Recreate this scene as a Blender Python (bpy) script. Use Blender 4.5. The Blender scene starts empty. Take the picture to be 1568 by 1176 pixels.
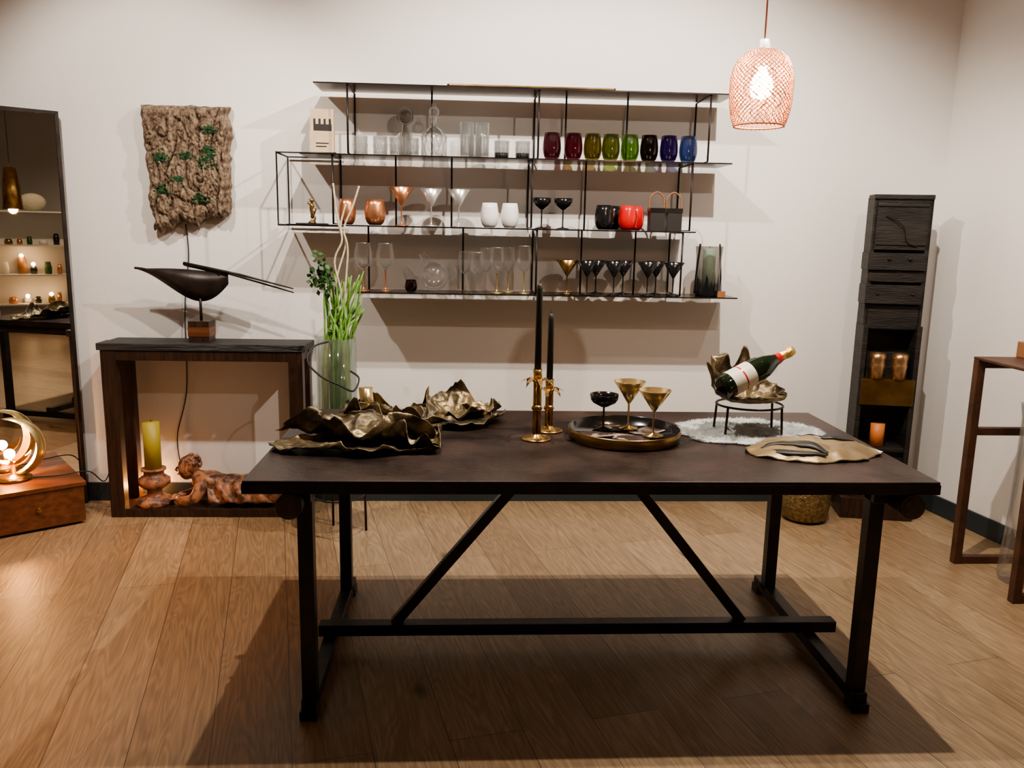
import bpy, bmesh, math, random
from mathutils import Vector, Matrix, noise, Euler
random.seed(7)
PI=math.pi
# ------------------------------------------------------------------ materials
def new_mat(name):
    m=bpy.data.materials.new(name); m.use_nodes=True
    nt=m.node_tree; b=nt.nodes['Principled BSDF']
    return m,nt,b
def mat(name,col,rough=.5,metal=0.,col2=None,nscale=8.,bump=0.,bscale=40.,detail=5.,lo=.35,hi=.65,rough2=None,stretch=(1,1,1),emit=None,es=0.,coat=0.,sss=0.,trans=0.,bdist=.01):
    m,nt,b=new_mat(name)
    N=nt.nodes; L=nt.links
    b.inputs['Base Color'].default_value=(*col,1); b.inputs['Roughness'].default_value=rough
    b.inputs['Metallic'].default_value=metal
    if coat: b.inputs['Coat Weight'].default_value=coat
    if sss: b.inputs['Subsurface Weight'].default_value=sss; b.inputs['Subsurface Scale'].default_value=.02
    if trans: b.inputs['Transmission Weight'].default_value=trans
    if emit: b.inputs['Emission Color'].default_value=(*emit,1); b.inputs['Emission Strength'].default_value=es
    tc=N.new('ShaderNodeTexCoord'); mp=N.new('ShaderNodeMapping'); mp.inputs['Scale'].default_value=stretch
    L.new(tc.outputs['Object'],mp.inputs['Vector'])
    if col2:
        n=N.new('ShaderNodeTexNoise'); n.inputs['Scale'].default_value=nscale; n.inputs['Detail'].default_value=detail
        L.new(mp.outputs[0],n.inputs['Vector'])
        r=N.new('ShaderNodeValToRGB'); r.color_ramp.elements[0].position=lo; r.color_ramp.elements[1].position=hi
        r.color_ramp.elements[0].color=(*col,1); r.color_ramp.elements[1].color=(*col2,1)
        L.new(n.outputs['Fac'],r.inputs[0]); L.new(r.outputs[0],b.inputs['Base Color'])
        if rough2 is not None:
            mr=N.new('ShaderNodeMapRange'); mr.inputs[1].default_value=lo; mr.inputs[2].default_value=hi
            mr.inputs[3].default_value=rough; mr.inputs[4].default_value=rough2
            L.new(n.outputs['Fac'],mr.inputs[0]); L.new(mr.outputs[0],b.inputs['Roughness'])
    if bump:
        n2=N.new('ShaderNodeTexNoise'); n2.inputs['Scale'].default_value=bscale; n2.inputs['Detail'].default_value=6
        L.new(mp.outputs[0],n2.inputs['Vector'])
        bp=N.new('ShaderNodeBump'); bp.inputs['Strength'].default_value=bump; bp.inputs['Distance'].default_value=bdist
        L.new(n2.outputs['Fac'],bp.inputs['Height']); L.new(bp.outputs[0],b.inputs['Normal'])
    return m
def glass(name,col=(1,1,1),edge=.85,gmin=.04,gmax=.45,milk=None):
    m=bpy.data.materials.new(name); m.use_nodes=True; nt=m.node_tree; nt.nodes.clear(); N=nt.nodes; L=nt.links
    o=N.new('ShaderNodeOutputMaterial'); mx=N.new('ShaderNodeMixShader'); t=N.new('ShaderNodeBsdfTransparent'); g=N.new('ShaderNodeBsdfGlossy')
    lw=N.new('ShaderNodeLayerWeight'); lw.inputs['Blend'].default_value=.35
    r=N.new('ShaderNodeValToRGB'); r.color_ramp.elements[0].color=(*col,1); r.color_ramp.elements[1].color=tuple(c*edge for c in col)+(1,)
    r.color_ramp.elements[0].position=.3; r.color_ramp.elements[1].position=.98
    L.new(lw.outputs['Facing'],r.inputs[0]); L.new(r.outputs[0],t.inputs[0])
    g.inputs['Roughness'].default_value=.04; g.inputs[0].default_value=(1,1,1,1)
    mr=N.new('ShaderNodeMapRange'); mr.inputs[3].default_value=gmin; mr.inputs[4].default_value=gmax
    L.new(lw.outputs['Fresnel'],mr.inputs[0]); L.new(mr.outputs[0],mx.inputs[0])
    L.new(t.outputs[0],mx.inputs[1]); L.new(g.outputs[0],mx.inputs[2])
    tl=N.new('ShaderNodeBsdfTranslucent'); tl.inputs[0].default_value=tuple(.5+.5*c for c in col)+(1,)
    if min(col)<.8: tl.inputs[0].default_value=(*[c*.9 for c in col],1)
    ad=N.new('ShaderNodeMixShader'); ad.inputs[0].default_value=milk if milk is not None else (.1 if min(col)>.8 else .12)
    L.new(mx.outputs[0],ad.inputs[1]); L.new(tl.outputs[0],ad.inputs[2]); L.new(ad.outputs[0],o.inputs[0])
    return m
def emis(name,col,s):
    return mat(name,(.8,.8,.8),.5,emit=col,es=s)

M_wall=mat('wall_plaster',(.76,.74,.72),.85,col2=(.8,.78,.76),nscale=1.2,bump=.12,bscale=90,bdist=.004)
M_ceil=mat('ceiling_paint',(.55,.47,.42),.9)
M_base=mat('baseboard_paint',(.03,.04,.045),.5)
M_black=mat('black_iron',(.018,.013,.011),.4,metal=.3,col2=(.04,.03,.026),nscale=14,bump=.15,bscale=80,bdist=.003)
M_peg=mat('peg_end_grain',(.035,.022,.016),.5,col2=(.07,.045,.03),nscale=30,bump=.3,bscale=60)
M_shelf=mat('shelf_steel',(.035,.028,.026),.25,metal=.75,col2=(.07,.058,.054),nscale=10)
M_rod=mat('rod_steel',(.03,.025,.023),.4,metal=.5)
M_top=mat('tabletop_slate',(.016,.009,.0075),.36,col2=(.075,.047,.038),nscale=5,detail=14,lo=.36,hi=.8,rough2=.55,bump=.4,bscale=45,bdist=.003)
M_bronze=mat('bronze_patina',(.34,.27,.16),.4,metal=.82,col2=(.075,.06,.042),nscale=10,lo=.4,hi=.62,rough2=.52,bump=.5,bscale=60,bdist=.005)
M_brass=mat('brass',(.66,.45,.19),.25,metal=.95,col2=(.48,.31,.12),nscale=20)
M_brassd=mat('brass_dark',(.42,.28,.11),.3,metal=.95,col2=(.26,.17,.07),nscale=12)
M_champ=mat('champagne_gold',(.8,.63,.32),.25,metal=.85)
M_copper=mat('copper',(.74,.36,.2),.3,metal=.85,col2=(.6,.28,.15),nscale=15)
M_cup=mat('antique_copper',(.5,.31,.17),.32,metal=.85,col2=(.34,.2,.1),nscale=25)
M_silver=mat('silver',(.8,.79,.78),.28,metal=.75)
M_white=mat('white_ceramic',(.88,.88,.87),.3)
M_blk=mat('black_gloss',(.012,.012,.014),.18,coat=.3)
M_red=mat('red_lacquer',(.6,.02,.02),.25,coat=.4)
M_candle=mat('candle_wax_dark',(.03,.033,.024),.45)
M_candleg=mat('candle_wax_olive',(.40,.32,.05),.5,sss=.2)
M_candleo=mat('candle_wax_orange',(.6,.2,.06),.5,sss=.2)
M_wax=mat('candle_wax_green',(.34,.45,.36),.5,sss=.2)
M_card=mat('cardboard',(.55,.41,.27),.8,col2=(.6,.46,.31),nscale=30)
M_char=mat('charred_wood',(.010,.010,.011),.5,col2=(.042,.042,.045),nscale=5,stretch=(1,12,12),bump=.8,bscale=12,bdist=.012)
M_dwood=mat('dark_wood',(.024,.012,.008),.38,col2=(.05,.025,.015),nscale=6,stretch=(12,12,1),bump=.3,bscale=20,bdist=.004)
M_bwood=mat('crate_wood',(.17,.062,.027),.38,col2=(.1,.036,.016),nscale=4,stretch=(1,10,10),bump=.1,bscale=20)
M_terra=mat('terracotta_wood',(.40,.18,.095),.42,col2=(.09,.045,.032),nscale=24,lo=.42,hi=.6,bump=.5,bscale=60,bdist=.006)
M_corten=mat('corten_steel',(.07,.032,.018),.55,metal=.3,col2=(.12,.055,.03),nscale=12,bump=.2,bscale=60)
M_green=mat('stalk_green',(.10,.26,.04),.45,col2=(.24,.44,.1),nscale=25)
M_dgreen=mat('leaf_dark_green',(.02,.06,.015),.5,col2=(.05,.12,.03),nscale=30)
M_moss=mat('moss',(.008,.04,.012),.8,col2=(.02,.085,.025),nscale=60)
M_willow=mat('willow_pale',(.75,.66,.5),.6,col2=(.55,.45,.32),nscale=40)
M_hide=mat('sheepskin',(.66,.69,.68),.95,col2=(.48,.52,.53),nscale=20)
M_leather=mat('gold_leather',(.38,.29,.16),.42,metal=.4,col2=(.24,.175,.095),nscale=10,bump=.4,bscale=35,bdist=.004)
M_dleather=mat('dark_leather',(.028,.026,.024),.45)
M_strap=mat('tan_leather',(.3,.14,.06),.5)
M_tag=mat('paper_tag',(.75,.72,.6),.7)
M_label=mat('bottle_label',(.82,.8,.72),.5,col2=(.75,.72,.62),nscale=30)
M_foil=mat('gold_foil',(.85,.62,.25),.35,metal=1.,bump=.6,bscale=90)
M_bottle=mat('bottle_green_glass',(.006,.018,.006),.06,coat=1.)
M_mag=mat('magazine_print',(.7,.62,.55),.4,col2=(.12,.08,.07),nscale=16,lo=.45,hi=.5)
M_cable=mat('black_cable',(.01,.01,.01),.5)
M_cab=mat('old_painted_wood',(.010,.0085,.0075),.55,col2=(.027,.022,.018),nscale=5,stretch=(1,1,6),bump=.6,bscale=30,bdist=.006)
M_cabg=mat('grey_side_strip',(.1,.1,.095),.7)
M_woven=mat('rose_copper_wire',(.66,.36,.23),.45,metal=.4)
G_clear=glass('clear_glass',(.985,.99,.99),edge=.8); G_smoke=glass('smoke_glass',(.62,.6,.58))
G_vase=glass('vase_glass',(.9,.95,.93)); G_amber=glass('amber_shell_glass',(1,.62,.28),gmin=.1,milk=.03)
gl=lambda n,c: glass(n,tuple((x*.85+.15*sum(c)/3)**.6 for x in c),.8)
G_cols=[gl('glass_burgundy',(.30,.07,.12)),gl('glass_rose',(.34,.08,.13)),gl('glass_olive',(.36,.31,.05)),gl('glass_moss',(.33,.36,.06)),gl('glass_lime',(.3,.5,.1)),gl('glass_brown',(.10,.06,.035)),gl('glass_purple',(.13,.07,.32)),gl('glass_blue',(.18,.26,.5))]
M_mirror=mat('mirror_silver',(.86,.88,.87),.01,metal=1.)
def bark_mat():
    m,nt,b=new_mat('cork_bark'); N=nt.nodes;L=nt.links
    tc=N.new('ShaderNodeTexCoord'); mp=N.new('ShaderNodeMapping'); mp.inputs['Scale'].default_value=(1,1,.5)
    L.new(tc.outputs['Object'],mp.inputs[0])
    n=N.new('ShaderNodeTexNoise'); n.inputs['Scale'].default_value=42; n.inputs['Detail'].default_value=10; n.inputs['Roughness'].default_value=.7; L.new(mp.outputs[0],n.inputs['Vector'])
    r=N.new('ShaderNodeValToRGB'); e=r.color_ramp.elements; e[0].position=.34; e[0].color=(.04,.025,.018,1); e[1].position=.66; e[1].color=(.40,.31,.225,1)
    e2=e.new(.48); e2.color=(.2,.14,.095,1)
    L.new(n.outputs['Fac'],r.inputs[0]); L.new(r.outputs[0],b.inputs['Base Color'])
    b.inputs['Roughness'].default_value=.9
    bp=N.new('ShaderNodeBump'); bp.inputs['Strength'].default_value=1.; bp.inputs['Distance'].default_value=.016; L.new(n.outputs['Fac'],bp.inputs['Height']); L.new(bp.outputs[0],b.inputs['Normal'])
    return m
M_bark=bark_mat()
def floor_mat():
    m,nt,b=new_mat('oak_planks'); N=nt.nodes;L=nt.links
    tc=N.new('ShaderNodeTexCoord'); mp=N.new('ShaderNodeMapping'); mp.inputs['Rotation'].default_value=(0,0,math.radians(-102.8))
    L.new(tc.outputs['Object'],mp.inputs[0])
    br=N.new('ShaderNodeTexBrick'); br.offset=.37; br.inputs['Scale'].default_value=1; br.inputs['Brick Width'].default_value=2.1; br.inputs['Row Height'].default_value=.22
    br.inputs['Mortar Size'].default_value=.0014; br.inputs['Mortar Smooth'].default_value=.3; br.inputs['Bias'].default_value=0
    br.inputs['Color1'].default_value=(.285,.19,.108,1); br.inputs['Color2'].default_value=(.38,.27,.165,1); br.inputs['Mortar'].default_value=(.09,.055,.03,1)
    L.new(mp.outputs[0],br.inputs['Vector'])
    sep=N.new('ShaderNodeSeparateXYZ'); L.new(mp.outputs[0],sep.inputs[0])
    dv=N.new('ShaderNodeMath'); dv.operation='DIVIDE'; dv.inputs[1].default_value=.22; L.new(sep.outputs['Y'],dv.inputs[0])
    fl=N.new('ShaderNodeMath'); fl.operation='FLOOR'; L.new(dv.outputs[0],fl.inputs[0])
    mu=N.new('ShaderNodeMath'); mu.operation='MULTIPLY'; mu.inputs[1].default_value=7.31; L.new(fl.outputs[0],mu.inputs[0])
    cb=N.new('ShaderNodeCombineXYZ'); L.new(sep.outputs['X'],cb.inputs['X']); L.new(sep.outputs['Y'],cb.inputs['Y']); L.new(mu.outputs[0],cb.inputs['Z'])
    m2=N.new('ShaderNodeMapping'); m2.inputs['Scale'].default_value=(1.0,8,1); L.new(cb.outputs[0],m2.inputs[0])
    n=N.new('ShaderNodeTexNoise'); n.inputs['Scale'].default_value=1.4; n.inputs['Detail'].default_value=2; n.inputs['Distortion'].default_value=.5; L.new(m2.outputs[0],n.inputs['Vector'])
    ms=N.new('ShaderNodeMath'); ms.operation='MULTIPLY'; ms.inputs[1].default_value=80; L.new(n.outputs['Fac'],ms.inputs[0])
    sn=N.new('ShaderNodeMath'); sn.operation='SINE'; L.new(ms.outputs[0],sn.inputs[0])
    m3=N.new('ShaderNodeMapping'); m3.inputs['Scale'].default_value=(3,60,1); L.new(cb.outputs[0],m3.inputs[0])
    n3=N.new('ShaderNodeTexNoise'); n3.inputs['Scale'].default_value=2; n3.inputs['Detail'].default_value=6; L.new(m3.outputs[0],n3.inputs['Vector'])
    mr=N.new('ShaderNodeMapRange'); mr.inputs[1].default_value=-1; mr.inputs[2].default_value=1; mr.inputs[3].default_value=.82; mr.inputs[4].default_value=1.05; L.new(sn.outputs[0],mr.inputs[0])
    mr3=N.new('ShaderNodeMapRange'); mr3.inputs[1].default_value=.3; mr3.inputs[2].default_value=.7; mr3.inputs[3].default_value=.8; mr3.inputs[4].default_value=1.15; L.new(n3.outputs['Fac'],mr3.inputs[0])
    mm=N.new('ShaderNodeMath'); mm.operation='MULTIPLY'; L.new(mr.outputs[0],mm.inputs[0]); L.new(mr3.outputs[0],mm.inputs[1])
    vo=N.new('ShaderNodeTexVoronoi'); vo.inputs['Scale'].default_value=1.1
    m4=N.new('ShaderNodeMapping'); m4.inputs['Scale'].default_value=(1,2.2,1); L.new(cb.outputs[0],m4.inputs[0]); L.new(m4.outputs[0],vo.inputs['Vector'])
    mk=N.new('ShaderNodeMapRange'); mk.inputs[1].default_value=.015; mk.inputs[2].default_value=.07; mk.inputs[3].default_value=.3; mk.inputs[4].default_value=1; L.new(vo.outputs['Distance'],mk.inputs[0])
    mm2=N.new('ShaderNodeMath'); mm2.operation='MULTIPLY'; L.new(mm.outputs[0],mm2.inputs[0]); L.new(mk.outputs[0],mm2.inputs[1])
    vm=N.new('ShaderNodeVectorMath'); vm.operation='SCALE'; L.new(br.outputs['Color'],vm.inputs[0]); L.new(mm2.outputs[0],vm.inputs['Scale'])
    L.new(vm.outputs[0],b.inputs['Base Color'])
    b.inputs['Roughness'].default_value=.38
    bp=N.new('ShaderNodeBump'); bp.inputs['Strength'].default_value=.25; bp.inputs['Distance'].default_value=.003; L.new(mm2.outputs[0],bp.inputs['Height']); L.new(bp.outputs[0],b.inputs['Normal'])
    return m
M_floor=floor_mat()
# ------------------------------------------------------------------ mesh builder
class MB:
    def __init__(s): s.v=[];s.f=[];s.m=[];s.sm=[];s.mats=[];s.M=None
    def mi(s,m):
        if m not in s.mats: s.mats.append(m)
        return s.mats.index(m)
    def add(s,V,F,m,smooth=False,M=None):
        o=len(s.v); k=s.mi(m)
        for p in V:
            p=Vector(p)
            if M: p=M@p
            if s.M: p=s.M@p
            s.v.append(p)
        for f in F: s.f.append([i+o for i in f]); s.m.append(k); s.sm.append(smooth)
    def box(s,x0,x1,y0,y1,z0,z1,m,M=None):
        V=[(x,y,z) for x in (x0,x1) for y in (y0,y1) for z in (z0,z1)]
        F=[(0,1,3,2),(4,6,7,5),(0,4,5,1),(2,3,7,6),(0,2,6,4),(1,5,7,3)]
        s.add(V,F,m,False,M)
    def bar(s,p0,p1,w,h,m,up=(0,0,1)):
        p0=Vector(p0);p1=Vector(p1);d=p1-p0;l=d.length;d.normalize();u=Vector(up)
        if abs(d.dot(u))>.99:u=Vector((0,1,0))
        r=d.cross(u).normalized();u=r.cross(d)
        M=Matrix((( d.x,r.x,u.x,p0.x),(d.y,r.y,u.y,p0.y),(d.z,r.z,u.z,p0.z),(0,0,0,1)))
        s.box(0,l,-w/2,w/2,-h/2,h/2,m,M)
    def tube(s,P,r,m,seg=8,closed=False,cap=True):
        P=[Vector(p) for p in P];n=len(P);R=r if isinstance(r,(list,tuple)) else [r]*n
        V=[];F=[];pn=None
        for i in range(n):
            if closed: t=P[(i+1)%n]-P[i-1]
            else: t=P[min(i+1,n-1)]-P[max(i-1,0)]
            t.normalize()
            if pn is None: pn=t.orthogonal().normalized()
            else:
                pn=pn-t*pn.dot(t)
                pn=pn.normalized() if pn.length>1e-6 else t.orthogonal().normalized()
            bn=t.cross(pn)
            for k in range(seg):
                a=2*PI*k/seg; V.append(P[i]+(pn*math.cos(a)+bn*math.sin(a))*R[i])
        for i in range(n if closed else n-1):
            j=(i+1)%n
            for k in range(seg):
                k2=(k+1)%seg; F.append((i*seg+k,i*seg+k2,j*seg+k2,j*seg+k))
        if cap and not closed: F.append(tuple(range(seg))[::-1]); F.append(tuple((n-1)*seg+k for k in range(seg)))
        s.add(V,F,m,seg>4)
    def cyl(s,p0,p1,r,m,r2=None,seg=24): s.tube([p0,p1],[r,r if r2 is None else r2],m,seg)
    def lathe(s,prof,m,c=(0,0,0),seg=32,M=None,wob=None):
        V=[];F=[];n=len(prof)
        for (r,z) in prof:
            for k in range(seg):
                a=2*PI*k/seg; q=1 if wob is None else 1+wob(a,z)
                V.append((c[0]+r*q*math.cos(a),c[1]+r*q*math.sin(a),c[2]+z))
        for i in range(n-1):
            for k in range(seg):
                k2=(k+1)%seg; F.append((i*seg+k,i*seg+k2,(i+1)*seg+k2,(i+1)*seg+k))
        s.add(V,F,m,True,M)
    def ball(s,c,r,m,sc=(1,1,1),seg=20,M=None):
        prof=[(max(1e-4,math.sin(PI*i/12)),-math.cos(PI*i/12)) for i in range(13)]
        T=Matrix.Translation(c)@Matrix.Diagonal((r*sc[0],r*sc[1],r*sc[2],1))
        if M: T=Matrix.Translation(c)@M@Matrix.Diagonal((r*sc[0],r*sc[1],r*sc[2],1))
        s.lathe(prof,m,seg=seg,M=T)
    def obj(s,name,bevel=0,solid=0,sub=0):
        me=bpy.data.meshes.new(name); me.from_pydata([tuple(v) for v in s.v],[],s.f)
        for m in s.mats: me.materials.append(m)
        me.polygons.foreach_set('material_index',s.m); me.polygons.foreach_set('use_smooth',s.sm)
        bm=bmesh.new(); bm.from_mesh(me); bmesh.ops.recalc_face_normals(bm,faces=bm.faces); bm.to_mesh(me); bm.free()
        me.update(); o=bpy.data.objects.new(name,me); bpy.context.collection.objects.link(o)
        if solid: q=o.modifiers.new('s','SOLIDIFY'); q.thickness=solid; q.offset=0
        if sub: q=o.modifiers.new('u','SUBSURF'); q.levels=sub; q.render_levels=sub
        if bevel: q=o.modifiers.new('b','BEVEL'); q.width=bevel; q.segments=2; q.limit_method='ANGLE'
        return o
def bez(P,n=16):
    P=[Vector(p) for p in P];out=[]
    for i in range(len(P)-1):
        a=P[max(i-1,0)];b=P[i];c=P[i+1];d=P[min(i+2,len(P)-1)]
        for k in range(n):
            t=k/n; out.append(.5*((2*b)+(c-a)*t+(2*a-5*b+4*c-d)*t*t+(3*b-a-3*c+d)*t**3))
    out.append(P[-1]); return out
def lerp_tab(tab,t):
    for (a,va),(c,vc) in zip(tab,tab[1:]):
        if t<=c: return va+(vc-va)*(t-a)/(c-a)
    return tab[-1][1]
# ------------------------------------------------------------------ room
H=3.2
def quad_slab(name,p0,p1,base=True,out=1):
    p0=Vector((*p0,0));p1=Vector((*p1,0));d=(p1-p0);l=d.length;d.normalize();nrm=Vector((-d.y,d.x,0))*out
    M=Matrix(((d.x,nrm.x,0,p0.x),(d.y,nrm.y,0,p0.y),(0,0,1,0),(0,0,0,1)))
    b=MB(); b.box(0,l,0,.1,0,H,M_wall,M); b.obj('wall_'+name)
    if base:
        b=MB(); b.box(0,l,-.014,0,0,.1,M_base,M); b.obj('baseboard_'+name,bevel=.003)
D=4.312
quad_slab('back',(-3.2,D),(2.512,D))
quad_slab('right',(2.512,D),(2.85,2.2))
quad_slab('alcove',(2.95,2.2),(5.6,2.2))
quad_slab('left',(-3.2,-4),(-3.2,D))
quad_slab('front',(5.6,-4),(-3.2,-4))
quad_slab('far_right',(5.6,2.2),(5.6,-4))
b=MB(); b.box(-3.3,5.7,-4.1,D+.1,-.08,0,M_floor); b.obj('floor')
b=MB(); b.box(-3.3,5.7,-4.1,D+.1,H,H+.08,M_ceil); b.obj('ceiling')
# ------------------------------------------------------------------ big table
b=MB(); x0,x1,y0,y1=-.616,1.376,2.204,3.146
b.box(x0,x1,y0,y1,.722,.752,M_black); b.box(x0+.002,x1-.002,y0+.002,y1-.002,.752,.76,M_top)
for lx in (-.46,1.232):
    for ly in (2.30,3.06): b.box(lx-.022,lx+.022,ly-.022,ly+.022,.045,.722,M_black)
    b.box(lx-.022,lx+.022,2.262,3.16,.022,.062,M_black)
    for ly in (2.285,3.14): b.box(lx-.026,lx+.026,ly-.035,ly+.03,0,.03,M_black)
    cx=lx+(-.028 if lx<0 else .065)
    b.cyl((cx,2.225,.686),(cx,3.13,.686),.035,M_black,seg=32)
    b.cyl((cx,2.2,.686),(cx,2.226,.686),.037,M_peg,seg=40); b.cyl((cx,3.13,.686),(cx,3.15,.686),.037,M_peg,seg=40)
    b.cyl((cx,2.196,.686),(cx,2.2,.686),.028,M_peg,seg=40)
    b.bar((lx,2.26,.70),(lx,3.1,.70),.044,.044,M_black)
b.bar((-.5,2.68,.082),(1.33,2.68,.082),.05,.04,M_black)
b.bar((-.24,2.68,.1),(.27,2.68,.722),.035,.035,M_black)
b.bar((.99,2.68,.1),(.49,2.68,.722),.035,.035,M_black)
b.bar((-.46,2.68,.70),(1.232,2.68,.70),.04,.03,M_black)
b.obj('dining_table',bevel=.002)
# ------------------------------------------------------------------ wall shelf
b=MB(); yf,yr=4.03,4.272
shelves=[(-.72,1.27,2.12),(-.79,1.28,1.80),(-.86,1.12,1.47),(-.53,1.35,1.15)]
for a,c,z in shelves: b.box(a,c,yf,yr,z-.006,z,M_shelf)
r=.0048
def loop(x,z0,z1,y0=yf+.012,y1=yr+.03): 
    b.tube([(x,y0,z0),(x,y1,z0),(x,y1,z1),(x,y0,z1)],r,M_rod,8,closed=True)
def rod(x,y,z0,z1): b.cyl((x,y,z0),(x,y,z1),r,M_rod,seg=8)
for x in (-.565,.335,1.16): loop(x,1.805,2.113)
for x in (-.18,.49,.80): rod(x,yr-.01,1.80,2.114)
for x in (-.64,.31,1.09): loop(x,1.475,1.793)
for x in (-.36,-.08,.60): rod(x,yr-.01,1.47,1.794)
for x in (.34,1.06): loop(x,1.155,1.463)
for x in (-.02,.59,.87): rod(x,yr-.01,1.15,1.464)
rod(-.5,yr-.01,1.15,1.464)
for y in (yf+.01,yr+.02): b.tube([(-.62,y,1.80),(-.9,y,1.80),(-.9,y,1.465),(-.62,y,1.465)],r,M_rod,8)
for z in (1.80,1.465): b.cyl((-.9,yf+.01,z),(-.9,yr+.02,z),r,M_rod,seg=8)
b.obj('wall_shelf')
b=MB(); b.tube(bez([(-.1,4.06,2.127),(.3,4.07,2.129),(.7,4.06,2.128)]),.006,M_brassd,8); b.obj('brass_rod')
# ------------------------------------------------------------------ glassware
def item(name,x,y,z,fn,**k):
    b=MB(); fn(b,**k); o=b.obj(name); o.location=(x,y,z); return o
def stemless(b,m,r=.045,h=.125):
    b.lathe([(0.001,.002),(r*.55,.002),(r*.8,h*.12),(r*.95,h*.27),(r,h*.42),(r*.98,h*.6),(r*.9,h*.8),(r*.8,h),(r*.77,h),(r*.94,h*.6),(r*.95,h*.4),(r*.75,h*.14),(0.001,.012)],m)
def tumbler(b,m,r=.035,h=.1):
    b.lathe([(0.001,0.001),(r*.88,0.001),(r,h),(r*.94,h),(r*.8,.014),(.001,.014)],m)
    for i in range(12):
        a=i*PI/6
        for s in (-.35,.35): b.cyl((r*.9*math.cos(a),r*.9*math.sin(a),.012),(r*.99*math.cos(a+s),r*.99*math.sin(a+s),h*.62),.0011,m,seg=5)
def martini(b,m,r=.055,h=.18,m2=None,foot=.034):
    b.lathe([(.001,.001),(foot,.001),(foot,.004),(.006,.009),(.0035,.02),(.0035,h*.52),(.008,h*.56),(r,h),(r*.96,h),(.005,h*.59),(.001,h*.585)],m)
def coupe(b,m,r=.045,h=.15):
    b.lathe([(.001,.001),(.032,.001),(.032,.004),(.005,.009),(.0035,.02),(.0035,h*.62),(.012,h*.64),(r*.8,h*.76),(r*.97,h*.86),(r,h),(r*.96,h),(r*.93,h*.87),(r*.76,h*.79),(.001,h*.68)],m)
def wine(b,m,r=.042,h=.23,m2=None):
    if m2 is None:m2=m
    b.lathe([(.001,.001),(.034,.001),(.034,.003),(.006,.008),(.0035,.02),(.0035,h*.42),(.008,h*.45)],m2)
    b.lathe([(.008,h*.45),(r*.7,h*.53),(r,h*.66),(r*.97,h*.8),(r*.76,h)],m)
    b.tube([(r*.76*math.cos(2*PI*i/24),r*.76*math.sin(2*PI*i/24),h) for i in range(24)],.0007,M_silver,4,closed=True)
Y=4.15; Z1,Z2,Z3=1.80,1.47,1.15
for x in (-.52,-.425): item('whisky_glass',x,Y,Z1,tumbler,m=G_clear,r=.036,h=.095)
for x in (-.345,-.27): item('whisky_glass',x,Y-.02,Z1,tumbler,m=G_clear,r=.034,h=.09)
def decanter(b,m):
    b.lathe([(.001,.001),(.058,.001),(.062,.01),(.062,.1),(.04,.13),(.016,.145),(.013,.185),(.02,.19)],m,seg=10)
    b.ball((0,0,.215),.026,m); b.ball((0,0,.245),.012,m)
    for i in range(14): 
        a=i*2*PI/14
        for s in (-.5,.5): b.cyl((.062*math.cos(a),.062*math.sin(a),.01),(.062*math.cos(a+s),.062*math.sin(a+s),.1),.0016,m,seg=5)
item('crystal_decanter',-.165,Y,Z1,decanter,m=G_clear)
def carafe(b,m):
    b.lathe([(.001,.001),(.03,.001),(.034,.06),(.022,.12),(.015,.15),(.018,.16)],m); b.ball((0,0,.2),.042,m)
item('glass_carafe',-.31,4.225,Z1,carafe,m=G_smoke)
for x,y in ((-.005,4.11),(.07,4.12),(.035,4.21)): item('highball_glass',x,y,Z1,tumbler,m=G_clear,r=.034,h=.165)
for x in (.165,.268): 
    def votive(b): tumbler(b,G_clear,.038,.088); b.lathe([(.001,.003),(.032,.003),(.034,.03),(.001,.03)],M_blk)
    item('tealight_glass',x,Y-.01,Z1,votive)
for x,m in zip((.41,.516,.61,.70,.795,.89,.988,1.085),G_cols): item('coloured_tumbler',x,Y-.02,Z1,stemless,m=m,r=.045,h=.13)
def cbox(b):
    b.box(-.055,.055,-.04,.04,0,.21,M_card); b.box(-.04,.045,-.0412,-.04,.11,.14,M_dleather)
    for i in range(4): b.box(-.04+i*.024,-.03+i*.024,-.0412,-.04,.14,.165,M_dleather)
    b.box(-.03,.03,-.041,-.04,.05,.055,M_dleather); b.box(-.03,.02,-.041,-.04,.035,.04,M_dleather)
o=item('cardboard_gift_box',-.70,4.15,Z1,cbox); o.rotation_euler=(0,0,.1)
item('copper_tumbler',-.585,Y-.03,Z2,stemless,m=M_copper,r=.043,h=.125); item('copper_tumbler',-.45,Y-.03,Z2,stemless,m=M_copper,r=.052,h=.125)
item('martini_glass',-.322,Y-.03,Z2,martini,m=M_copper,r=.062,h=.185)
for x in (-.177,-.042): item('martini_glass',x,Y-.03,Z2,martini,m=M_silver,r=.056,h=.18)
for x in (.11,.21): item('white_tumbler',x,Y-.03,Z2,stemless,m=M_white,r=.045,h=.12)
for x in (.368,.474): item('black_coupe_glass',x,Y-.02,Z2,coupe,m=M_blk,r=.046,h=.15)
for x,y in ((.672,4.085),(.732,4.19)): item('black_tumbler',x,y,Z2,stemless,m=M_blk,r=.046,h=.12)
for x,y in ((.79,4.085),(.848,4.19)): item('red_tumbler',x,y,Z2,stemless,m=M_red,r=.046,h=.12)
def tin(b):
    b.box(-.036,.036,-.036,.036,0,.11,M_dleather); b.box(-.038,.038,-.038,.038,.09,.112,M_blk)
    b.tube(bez([(-.037,-.0,.1),(-.035,0,.16),(0,0,.19),(.035,0,.16),(.037,0,.1)],8),.004,M_strap,6)
item('lantern_tin',.94,4.12,Z2,tin); item('lantern_tin',1.028,4.13,Z2,tin)
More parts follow.
